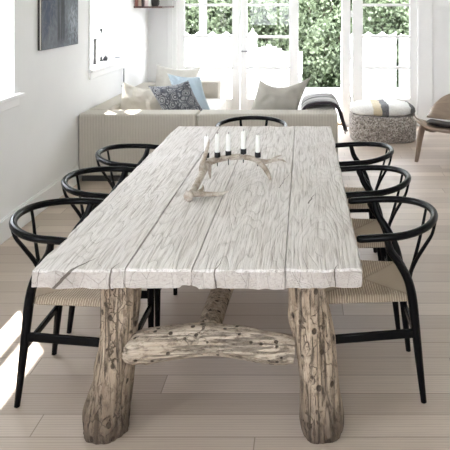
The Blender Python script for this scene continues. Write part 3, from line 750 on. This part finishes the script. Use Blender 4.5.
# ------------------------------------------------------------------ antler candelabra
def make_antler():
    Z = .7505
    def P(px, py, h):                                  # a point h above the table, measured off the photograph
        d = (EYE-.75-h)*F/(py-2); return ((px-304)*d/F, d, .75+h)
    t = thing('antler_candelabra', 'bleached deer antler candle holder lying on the whitewashed table', 'candle holder', (-.38, 3.3, Z))
    T = Matrix.Translation((.38, -3.3, -Z))
    def W(p, r): return (p[0], p[1], p[2], r)
    def tine(pl, mb, seg=12):
        sp = [(q[0],q[1],q[2],q[3]*1.15) for q in spline(pl, 7)]
        def rf(tt, a, p): return 1 + .12*noise.fractal(p*22 + Vector((math.cos(a), math.sin(a), 0))*.9, 1, 2, 3)
        mb.tube([q[:3] for q in sp], [max(.001, q[3]) for q in sp], seg, rfun=rf)
    m = MB()
    burr = (-.520, 3.075, Z+.026)
    # main beam: burr, rising back, then arching over to the right foot
    tine([W((-.527,3.060,Z+.024),.020), W(burr,.016), W((-.512,3.14,Z+.035),.0145), W((-.502,3.24,Z+.058),.0145), W((-.495,3.34,Z+.080),.015),
          W((-.485,3.42,Z+.090),.015), W((-.445,3.45,Z+.098),.014), W((-.38,3.46,Z+.108),.013), W((-.31,3.45,Z+.112),.0125), W((-.25,3.44,Z+.100),.012),
          W((-.205,3.425,Z+.066),.0115), W((-.178,3.41,Z+.026),.009), W((-.172,3.405,Z+.004),.005)], m)
    # flared burr end
    m.tube([(-.531,3.048,Z+.024), (-.527,3.058,Z+.024), (-.521,3.070,Z+.025)], [.021,.026,.017], 16, rfun=lambda tt,a,p: 1+.12*math.sin(a*7))
    # brow tine lying towards the right
    tine([W(burr,.014), W((-.490,3.085,Z+.026),.012), W((-.44,3.10,Z+.020),.010), W((-.39,3.115,Z+.018),.0075), W((-.352,3.125,Z+.026),.002)], m)
    tine([W((-.49,3.10,Z+.026),.009), W((-.478,3.15,Z+.030),.007), W((-.482,3.19,Z+.040),.002)], m)
    # upright tine beside the first candle
    tine([W((-.502,3.28,Z+.066),.014), W((-.504,3.33,Z+.105),.012), W((-.494,3.37,Z+.15),.009), W((-.484,3.39,Z+.19),.0055), W((-.480,3.395,Z+.215),.0015)], m)
    # supporting tine going down to the table
    tine([W((-.487,3.41,Z+.088),.013), W((-.484,3.43,Z+.055),.010), W((-.482,3.435,Z+.022),.006), W((-.481,3.437,Z+.004),.0025)], m)
    # short tine along the beam
    tine([W((-.445,3.445,Z+.10),.009), W((-.40,3.43,Z+.112),.008), W((-.345,3.425,Z+.122),.006), W((-.318,3.425,Z+.128),.002)], m)
    # forked tines at the right
    tine([W((-.245,3.44,Z+.098),.011), W((-.20,3.46,Z+.085),.010), W((-.16,3.47,Z+.090),.008), W((-.115,3.465,Z+.092),.005), W((-.088,3.46,Z+.080),.0015)], m)
    tine([W((-.17,3.47,Z+.088),.008), W((-.145,3.50,Z+.10),.005), W((-.115,3.52,Z+.105),.0015)], m)
    m.build('antler', M['antler'], t, smooth=True, angle=70, tr=T)
    cups = []
    for px, base in ((206.5,.108), (217.5,.110), (228.5,.117), (243.5,.128), (257.8,.110)):
        x = (px-304)*3.45/F; y = 3.445
        c = MB(); c.lathe([(.0025,-.045),(.0025,-.002),(.010,0),(.0155,.002),(.0155,.028),(.0135,.028),(.0125,.006)], (x,y,Z+base), 16)
        c.build('candle_cup', M['iron'], t, smooth=True, angle=40, tr=T); cups.append((x, y, Z+base+.006))
    lb = ['leftmost white candle in the antler holder, beside the upright tine', 'second white candle from the left in the antler holder', 'middle white candle of the five in the antler holder', 'second white candle from the right in the antler holder', 'rightmost white candle in the antler holder']
    for k, (c, h) in enumerate(zip(cups, (.105,.115,.108,.112,.108))):
        q = thing('candle', lb[k], 'candle', c, 0, 'white candles in the antler holder')
        w = MB(); w.lathe([(.0118,0),(.0115,h-.004),(.009,h),(.002,h-.001)], seg=16); w.build('wax', M['candle'], q, smooth=True, angle=40)
        w = MB(); w.tube([(0,0,h-.002),(.001,0,h+.006),(.003,0,h+.011)], .0012, 6); w.build('wick', M['wick'], q)
make_antler()

# ------------------------------------------------------------------ sofa
SF, SH = 6.18, .625
t = thing('corner_sofa', 'large low corner sofa in ribbed greige fabric, its back to the dining table', 'sofa', (-.9, 7.2, 0))
T = Matrix.Translation((.9, -7.2, 0))
def part(name, boxes, mat, par=None, bev=.03, seg=3):
    m = MB()
    for q in boxes: m.box(*q)
    o = m.build(name, mat, par or t, bevel=bev, bseg=seg, tr=T); return o
part('backrest', [(WL+.004, -.992, SF, SF+.28, .055, SH)], M['sofa'], bev=.022)
part('backrest', [(-.988, .314, SF, SF+.28, .055, SH)], M['sofa'], bev=.022)
part('side_backrest', [(WL+.004, -1.88, SF+.285, 8.66, .055, SH)], M['sofa'], bev=.022)
part('armrest', [(-1.875, -1.10, 8.66, 8.92, .055, SH)], M['sofa'], bev=.022)
part('armrest', [(0.0, .314, SF+.285, 7.30, .055, SH)], M['sofa'], bev=.022)
part('seat_base', [(-1.875, -1.02, SF+.285, 8.655, .055, .25), (-1.015, -.005, SF+.285, 7.26, .055, .25)], M['sofa'], bev=.015)
part('seat_shade', [(-1.872, -1.0, 7.30, 8.65, .255, .42)], M['seat'], bev=.04)
part('seat_shade', [(-1.872, -.95, SF+.29, 7.295, .255, .42)], M['seat'], bev=.04)
part('seat_shade', [(-.945, -.006, SF+.29, 7.29, .255, .42)], M['seat'], bev=.04)
part('plinth', [(WL+.03, .28, SF+.03, 7.2, 0, .055), (WL+.03, -1.2, 7.2, 8.86, 0, .055)], M['plinth'], bev=0)

def pillow(label, mat, w, h, th, loc, rot, seed, sag=0, name='cushion', shear=0, crush=1):
    N = 26; m = MB(); vs = []; fs = []
    for side in (1, -1):
        for j in range(N+1):
            for i in range(N+1):
                u, v = -1+2*i/N, -1+2*j/N
                k = (1-abs(u)**2.6)*(1-abs(v)**2.6); k = max(0, k)**.55
                x = u*w/2*(1-.07*(1-v*v)*abs(u)**3*1.2); z = v*h/2*(1-.07*(1-u*u)*abs(v)**3*1.2)
                if v > 0: z -= sag*(1-u*u)*v
                wr = .018*crush*noise.fractal(Vector((u*1.3+seed, v*1.3, side)), 1, 2, 3) + .008*crush*noise.noise(Vector((u*6+v*3, seed, v*2)))
                y = side*(th/2*k) + wr*min(1, k*1.5)
                vs.append((x+shear*z, y, z+h/2))
    o = (N+1)**2
    for j in range(N):
        for i in range(N):
            a = j*(N+1)+i; fs.append((a, a+1, a+N+2, a+N+1)); fs.append((o+a, o+a+N+1, o+a+N+2, o+a+1))
    m.add(vs, fs)
    ob = m.build(name, mat, None, smooth=True)
    bm = bmesh.new(); bm.from_mesh(ob.data); bmesh.ops.remove_doubles(bm, verts=bm.verts, dist=.0008); bmesh.ops.recalc_face_normals(bm, faces=bm.faces); bm.to_mesh(ob.data); bm.free(); ob.data.shade_smooth()
    ob.location = loc; ob.rotation_euler = rot; tag(ob, label, 'cushion'); return ob
pillow('crumpled cream cushion in the sun patch at the left corner of sofa', M['beige'], .48, .40, .19, (-1.69, 6.84, .43), (R(-24), R(10), R(8)), 1, .03, crush=1.9)
pillow('large off-white cushion standing at the back against the far arm of the sofa', M['linen'], .58, .45, .16, (-1.64, 8.38, .42), (R(-14), R(4), R(-8)), 2, .03, crush=1.4)
pillow('dark grey patterned cushion between the cream and pale blue cushions', M['pattern'], .42, .45, .15, (-1.235, 6.66, .43), (R(-20), R(-8), R(-4)), 3, .01, shear=-.46)
pillow('pale blue cushion tilted in front of the off-white cushion', M['blue'], .42, .40, .15, (-1.38, 7.75, .43), (R(-26), R(4), R(-12)), 4, .01, shear=-.55, crush=1.3)
pillow('greige cushion with pointed corners leaning on the sofa back at right', M['greige'], .52, .48, .17, (-.26, 6.64, .42), (R(-12), R(-4), R(-3)), 5, .07, shear=.42)

# throw over the right arm
m = MB(); prof = spline([(-.02,.60), (.02,.645), (.10,.675), (.20,.682), (.29,.668), (.338,.61), (.360,.54), (.380,.46), (.395,.41)], 6)
ny = 22; vs = []; fs = []; n = len(prof)
for lay, off in ((0, .006), (1, -.022)):
    for j in range(ny+1):
        v = j/ny; y = lerp(6.47, 7.12, v)
        for i, (x, z) in enumerate(prof):
            u = i/(n-1); wv = .010*noise.noise(Vector((u*5, v*7, 2))) + .006*math.sin(v*20)*max(0, u-.6)
            # outward normal of the profile
            a = prof[max(i-1,0)]; c = prof[min(i+1,n-1)]; tx, tz = c[0]-a[0], c[1]-a[1]; L = math.hypot(tx, tz); nx_, nz_ = -tz/L, tx/L
            k = .5*math.sin(math.pi*min(1, v*12)/2) if v < .08 else 1
            off2 = off*(1+max(0, u-.55)*1.6) if lay == 0 else off
            vs.append((x + nx_*(off2+wv+.010+.02*max(0,u-.6)), y + .03*u*math.sin(u*4+v), z + nz_*(off2+wv+.010)))
o = n*(ny+1)
for j in range(ny):
    for i in range(n-1):
        a = j*n+i; fs.append((a, a+1, a+n+1, a+n)); fs.append((o+a, o+a+n, o+a+n+1, o+a+1))
for j in range(ny): 
    a = j*n; fs.append((a, a+n, o+a+n, o+a)); a = j*n+n-1; fs.append((a, o+a, o+a+n, a+n))
for i in range(n-1):
    fs.append((i, o+i, o+i+1, i+1)); a = ny*n+i; fs.append((a, a+1, o+a+1, o+a))
m.add(vs, fs); th = m.build('throw_blanket', M['throw'], None, smooth=True, angle=60)
tag(th, 'dark striped wool throw draped over the right end of the sofa', 'blanket')
fr = MB()
for j in range(40):
    y = lerp(6.48, 7.14, j/39); fr.tube([(.398, y, .418), (.400+random.uniform(-.004,.006), y+random.uniform(-.006,.006), .40), (.401+random.uniform(-.006,.008), y, .380)], .0022, 5)
fr.build('fringe', M['throw'], th)

# ------------------------------------------------------------------ pouf with striped pad
t = thing('wool_pouf', 'low oval pouf covered in grey flecked wool, by the glazed door', 'pouf', (.953, 8.16, 0))
def oval(rx, ry, prof, e=3.0, seg=72, amp=.006, sd=0):
    m = MB(); vs = []; n = len(prof)
    for s, z in prof:
        for k in range(seg):
            a = 2*math.pi*k/seg; c, q = math.cos(a), math.sin(a)
            x = rx*s*math.copysign(abs(c)**(2/e), c); y = ry*s*math.copysign(abs(q)**(2/e), q)
            w = amp*noise.fractal(Vector((x*9, y*9, z*9+sd)), 1, 2, 4)
            vs.append((x*(1+w*2), y*(1+w*2), z+w))
    fs = [(i*seg+k, i*seg+(k+1)%seg, (i+1)*seg+(k+1)%seg, (i+1)*seg+k) for i in range(n-1) for k in range(seg)]
    fs.append(tuple(range(seg))[::-1]); fs.append(tuple((n-1)*seg+k for k in range(seg))); m.add(vs, fs); return m
oval(.40, .33, [(.93,.003),(.975,.02),(.995,.06),(1.0,.12),(1.0,.18),(1.0,.24),(.985,.28),(.95,.305),(.85,.315),(.4,.318)], 3.2, 90, .012).build('body', M['wool'], t, smooth=True)
p = oval(.395, .325, [(.6,.322),(.93,.322),(.985,.335),(1.0,.355),(.985,.385),(.93,.41),(.75,.428),(.4,.436),(.1,.438)], 3.0, 90, .02, 3).build('wool_pad', M['pad'], None, smooth=True)
p.location = (.953, 8.16, .006); tag(p, 'white wool pad with cream, charcoal and black stripes on the pouf', 'pad')

# ------------------------------------------------------------------ three-legged shell chair
def shell_chair():
    t = thing('shell_lounge_chair', 'three-legged bent plywood lounge chair with dark seat pad at right edge', 'lounge chair', (1.585, 7.127, 0), R(-15))
    def surf(fn, nu, nv, th, mb):
        vs = []; fs = []
        g = [[Vector(fn(i/nu, j/nv)) for i in range(nu+1)] for j in range(nv+1)]
        for s in (0, 1):
            for j in range(nv+1):
                for i in range(nu+1):
                    a = g[j][min(i+1,nu)] - g[j][max(i-1,0)]; c = g[min(j+1,nv)][i] - g[max(j-1,0)][i]
                    q = a.cross(c)
                    q = q.normalized() if q.length > 1e-9 else Vector((0,0,1))
                    vs.append(g[j][i] - q*th*s)
        o = (nu+1)*(nv+1)
        for j in range(nv):
            for i in range(nu):
                a = j*(nu+1)+i; fs.append((a, a+1, a+nu+2, a+nu+1)); fs.append((o+a, o+a+nu+1, o+a+nu+2, o+a+1))
        for j in range(nv):
            a = j*(nu+1); fs.append((a, a+nu+1, o+a+nu+1, o+a)); a += nu; fs.append((a, o+a, o+a+nu+1, a+nu+1))
        for i in range(nu):
            fs.append((i, o+i, o+i+1, i+1)); a = nv*(nu+1)+i; fs.append((a, a+1, o+a+1, o+a))
        mb.add(vs, fs)
    # seat: winged, upturned at both sides; u across, v front(0)..rear(1)
    def seat(u, v):
        x = (u*2-1)*.40; ax = abs(x)/.40
        d0 = lerp(-.34, -.24, ax**2.2); d1 = lerp(.28, .02, ax**1.6)
        if ax > .8: k = (ax-.8)/.2; md = (d0+d1)/2; d0 = lerp(d0, md, k**2*.75); d1 = lerp(d1, md, k**2*.75)
        y = lerp(d0, d1, v)
        z = .365 - .055*v + .11*ax**2.2 - .02*math.exp(-((v-.0)/.15)**2)
        return x, y, z
    m = MB(); surf(seat, 44, 16, .022, m); m.build('seat_shell', M['walnut'], t, smooth=True, angle=50)
    def back(u, v):
        x = (u*2-1); w = .30 + .13*math.sin(math.pi*min(1, v*1.0)) ; ax = abs(x)
        xx = .03 + x*.32; lo = .36 + .04*ax**2; hi = .385 + .25*(1-ax**2)**.85 + .02*ax; z = lerp(lo, hi, v); y = .27 + .17*v - .08*ax**2.2
        return xx, y, z
    m = MB(); surf(back, 30, 16, .013, m); m.build('back_shell', M['walnut'], t, smooth=True, angle=50)
    def padf(u, v):
        x = (u*2-1)*.27; y = lerp(-.25, .20, v); ax = abs(x)/.40
        e = (1-abs(u*2-1)**4)*(1-abs(v*2-1)**4)
        return x*(1-.12*abs(v*2-1)**3), y, .365-.055*((y+.34)/.62) + .11*ax**2.2 + .006 + .035*e**.5
    m = MB(); surf(padf, 26, 20, .004, m); m.build('seat_pad', M['leather'], t, smooth=True, angle=60)
    def legstrip(path, w, name):
        sp = spline(path, 7); m = MB(); vs = []; n = len(sp)
        P = [Vector(q[:3]) for q in sp]
        for i, p in enumerate(P):
            T_ = (P[min(i+1,n-1)] - P[max(i-1,0)]).normalized(); hd = Vector(w)-T_*Vector(w).dot(T_); hd.normalize(); nn = T_.cross(hd)
            W_ = sp[i][3]
            for a, c in ((-1,-1),(1,-1),(1,1),(-1,1)): vs.append(p + hd*W_/2*a + nn*.011*c)
        fs = [(i*4+k, i*4+(k+1)%4, i*4+4+(k+1)%4, i*4+4+k) for i in range(n-1) for k in range(4)] + [(3,2,1,0), tuple((n-1)*4+k for k in range(4))]
        m.add(vs, fs); m.build(name, M['walnut'], t, bevel=.003)
    for s in (-1, 1):
        legstrip([(s*.06,.06,.288,.07), (s*.20,-.02,.300,.07), (s*.265,-.12,.335,.075), (s*.305,-.17,.335,.085), (s*.325,-.21,.25,.075), (s*.345,-.25,.10,.052), (s*.36,-.28,.0,.036)], (-s*.45,.75,0), 'leg')
    legstrip([(0,-.1,.30,.07), (0,.12,.285,.075), (0,.24,.33,.08), (0,.31,.40,.06)], (1,0,0), 'back_support')
    legstrip([(0,.02,.272,.07), (0,.16,.268,.075), (0,.26,.245,.075), (0,.34,.14,.055), (0,.385,0,.035)], (1,0,0), 'leg')
shell_chair()

# ------------------------------------------------------------------ wall and sill things
PY0, PY1 = 5.26, 6.11
t = thing('wall_painting', 'unframed grey-blue abstract painting hanging on the left wall', 'painting', (WL+.001, PY0, 1.278))
m = MB(); m.box(0, .030, 0, PY1-PY0, 0, 1.05); m.build('canvas', M['art'], t, bevel=.002)
m = MB(); m.box(0, .030, -.004, 0, 0, 1.05); m.build('canvas_edge', M['plinth'], t)
m = MB(); m.box(.017, .026, -.006, -.004, .005, 1.045); m.build('bare_strip', M['linen'], t)

# wall shelf with books in the far left corner
m = MB(); m.box(WL+.001, -1.74, 8.22, 8.98, 1.585, 1.607)
tag(m.build('wall_shelf', M['shelf'], bevel=.002), 'dark red-brown wall shelf in the far left corner above the sofa', 'shelf')
cols = [((.30,.13,.10), .035, .25, 'thin dark red book at the left end of the corner shelf'), ((.55,.42,.34), .035, .23, 'tan book second from left on the corner shelf'), ((.05,.03,.03), .03, .26, 'black book in the middle of the corner shelf'), ((.62,.50,.50), .04, .24, 'pale pink book right of the black one on the corner shelf'), ((.75,.73,.70), .03, .22, 'white book next to the dark vase on corner shelf')]
x = WL+.012
for k, (c, w, h, lb) in enumerate(cols):
    t = thing('book', lb, 'book', (x, 8.24, 1.6075), 0, 'books on the corner shelf')
    cm = plain('book cover %d' % k, c, .6); m = MB()
    m.box(0, .003, 0, .17, 0, h); m.box(w-.003, w, 0, .17, 0, h); m.box(.003, w-.003, 0, .003, 0, h); m.build('cover', cm, t)
    m = MB(); m.box(.0035, w-.0035, .0035, .165, .003, h-.003); m.build('page_block', M['linen'], t)
    x += w+.006
m = MB(); m.lathe([(.035,0),(.05,.02),(.055,.06),(.045,.10),(.02,.13),(.018,.16),(.022,.165)], seg=24)
v = m.build('vase', M['plinth'], smooth=True, angle=50); v.location = (-1.845, 8.31, 1.6075); tag(v, 'round dark vase at the right end of the corner shelf', 'vase')

# things on the second window sill
t = thing('candlestick', 'tall thin dark metal candlestick on the far window sill', 'candlestick', (-2.265, 7.48, SILL))
m = MB(); m.lathe([(.032,0),(.032,.006),(.012,.018),(.007,.05),(.006,.30),(.009,.325),(.015,.34),(.015,.362),(.010,.362)], seg=20); m.build('stand', M['iron'], t, smooth=True, angle=45)
m = MB(); m.lathe([(.009,.355),(.009,.455),(.002,.455)], seg=12); m.build('taper_candle', M['candle'], t, smooth=True, angle=40)
m = MB(); m.lathe([(.022,0),(.024,.02),(.014,.045),(.010,.05)], seg=18); o = m.build('tealight_holder', M['iron'], smooth=True, angle=45); o.location = (-2.225, 7.50, SILL)
tag(o, 'small dark tealight holder beside the tall candlestick on the sill', 'candle holder')
t = thing('picture_frame', 'slim dark picture frame standing near the near jamb of far window', 'picture frame', (-2.215, 7.08, SILL))
m = MB(); m.bar((0,0,.0),(0,-.02,.21), .014, .16, (1,0,0)) if False else m.box(-.014, .014, 0, .05, 0, .27); m.build('frame', M['plinth'], t, bevel=.002)
m = MB(); m.box(.014, .016, .008, .042, .012, .258); m.build('print', M['linen'], t)
t = thing('window_stay', 'thin steel casement stay lying along the far window sill', 'window stay', (-2.24, 7.58, SILL))
m = MB(); m.tube([(0,0,.03),(.10,.01,.034)], .005, 8); m.build('rod', M['chrome'], t); m = MB(); m.tube([(.10,.01,.034),(.155,.015,.034)], .008, 8); m.build('grip', M['plinth'], t)
m = MB(); m.tube([(WL+.03, 7.66, .64), (WL+.03, 7.66, SILL-.1)], .008, 10); m.tube([(WL+.03, 7.66, .70),(WL, 7.66, .70)], .006, 8)
tag(m.build('radiator_pipe', M['chrome'], smooth=True, angle=40), 'thin vertical pipe on the wall below the far window sill', 'pipe')

# ------------------------------------------------------------------ light
w = bpy.data.worlds.new('sky'); bpy.context.scene.world = w; w.use_nodes = True; nt = w.node_tree; nt.nodes.clear()
bg = nt.nodes.new('ShaderNodeBackground'); wo = nt.nodes.new('ShaderNodeOutputWorld'); nt.links.new(bg.outputs[0], wo.inputs[0])
bg.inputs[0].default_value = (.87,.91,1.0,1); bg.inputs[1].default_value = 6.0
sun = bpy.data.lights.new('sun', 'SUN'); sun.energy = 9; sun.angle = R(.6); sun.color = (1,.955,.89)
so = bpy.data.objects.new('sun', sun); C.objects.link(so)
hd = Vector((1, -1.45, 0)).normalized(); dirv = Vector((hd.x, hd.y, -1.12)).normalized()
so.rotation_euler = dirv.to_track_quat('-Z', 'Y').to_euler(); so.location = (-6, 14, 8)
def portal(loc, rot, sx, sy):
    l = bpy.data.lights.new('daylight_portal', 'AREA'); l.shape = 'RECTANGLE'; l.size = sx; l.size_y = sy; l.cycles.is_portal = True
    o = bpy.data.objects.new('daylight_portal', l); C.objects.link(o); o.location = loc; o.rotation_euler = rot
for a, c in WIN_ALL: portal((WL-LT-.02, (a+c)/2, (SILL+HEAD)/2), (0, R(-90), 0), HEAD-SILL, c-a)
portal(((FW[0]+FW[1])/2, WF-.22, (FW[2]+FW[3])/2), (R(90), 0, 0), FW[1]-FW[0], FW[3]-FW[2])
portal(((X0+X1)/2, WB+.22, DH/2), (R(-90), 0, 0), X1-X0, DH)

# ------------------------------------------------------------------ camera
cam = bpy.data.cameras.new('camera'); cam.sensor_width = 36; cam.lens = 36*F/450; cam.shift_x = (225-304)/450; cam.shift_y = -(225-2)/450
cam.clip_end = 200
co = bpy.data.objects.new('camera', cam); C.objects.link(co); co.location = (0,0,EYE); co.rotation_euler = (R(90),0,0)
sc = bpy.context.scene; sc.camera = co
sc.view_settings.view_transform = 'Standard'; sc.view_settings.look = 'None'; sc.view_settings.gamma = 1; sc.view_settings.use_curve_mapping = False
sc.view_settings.exposure = 1.4
sc.cycles.max_bounces = 12; sc.cycles.diffuse_bounces = 8; sc.cycles.transparent_max_bounces = 16
sc.cycles.sample_clamp_indirect = 8; sc.cycles.use_denoising = True
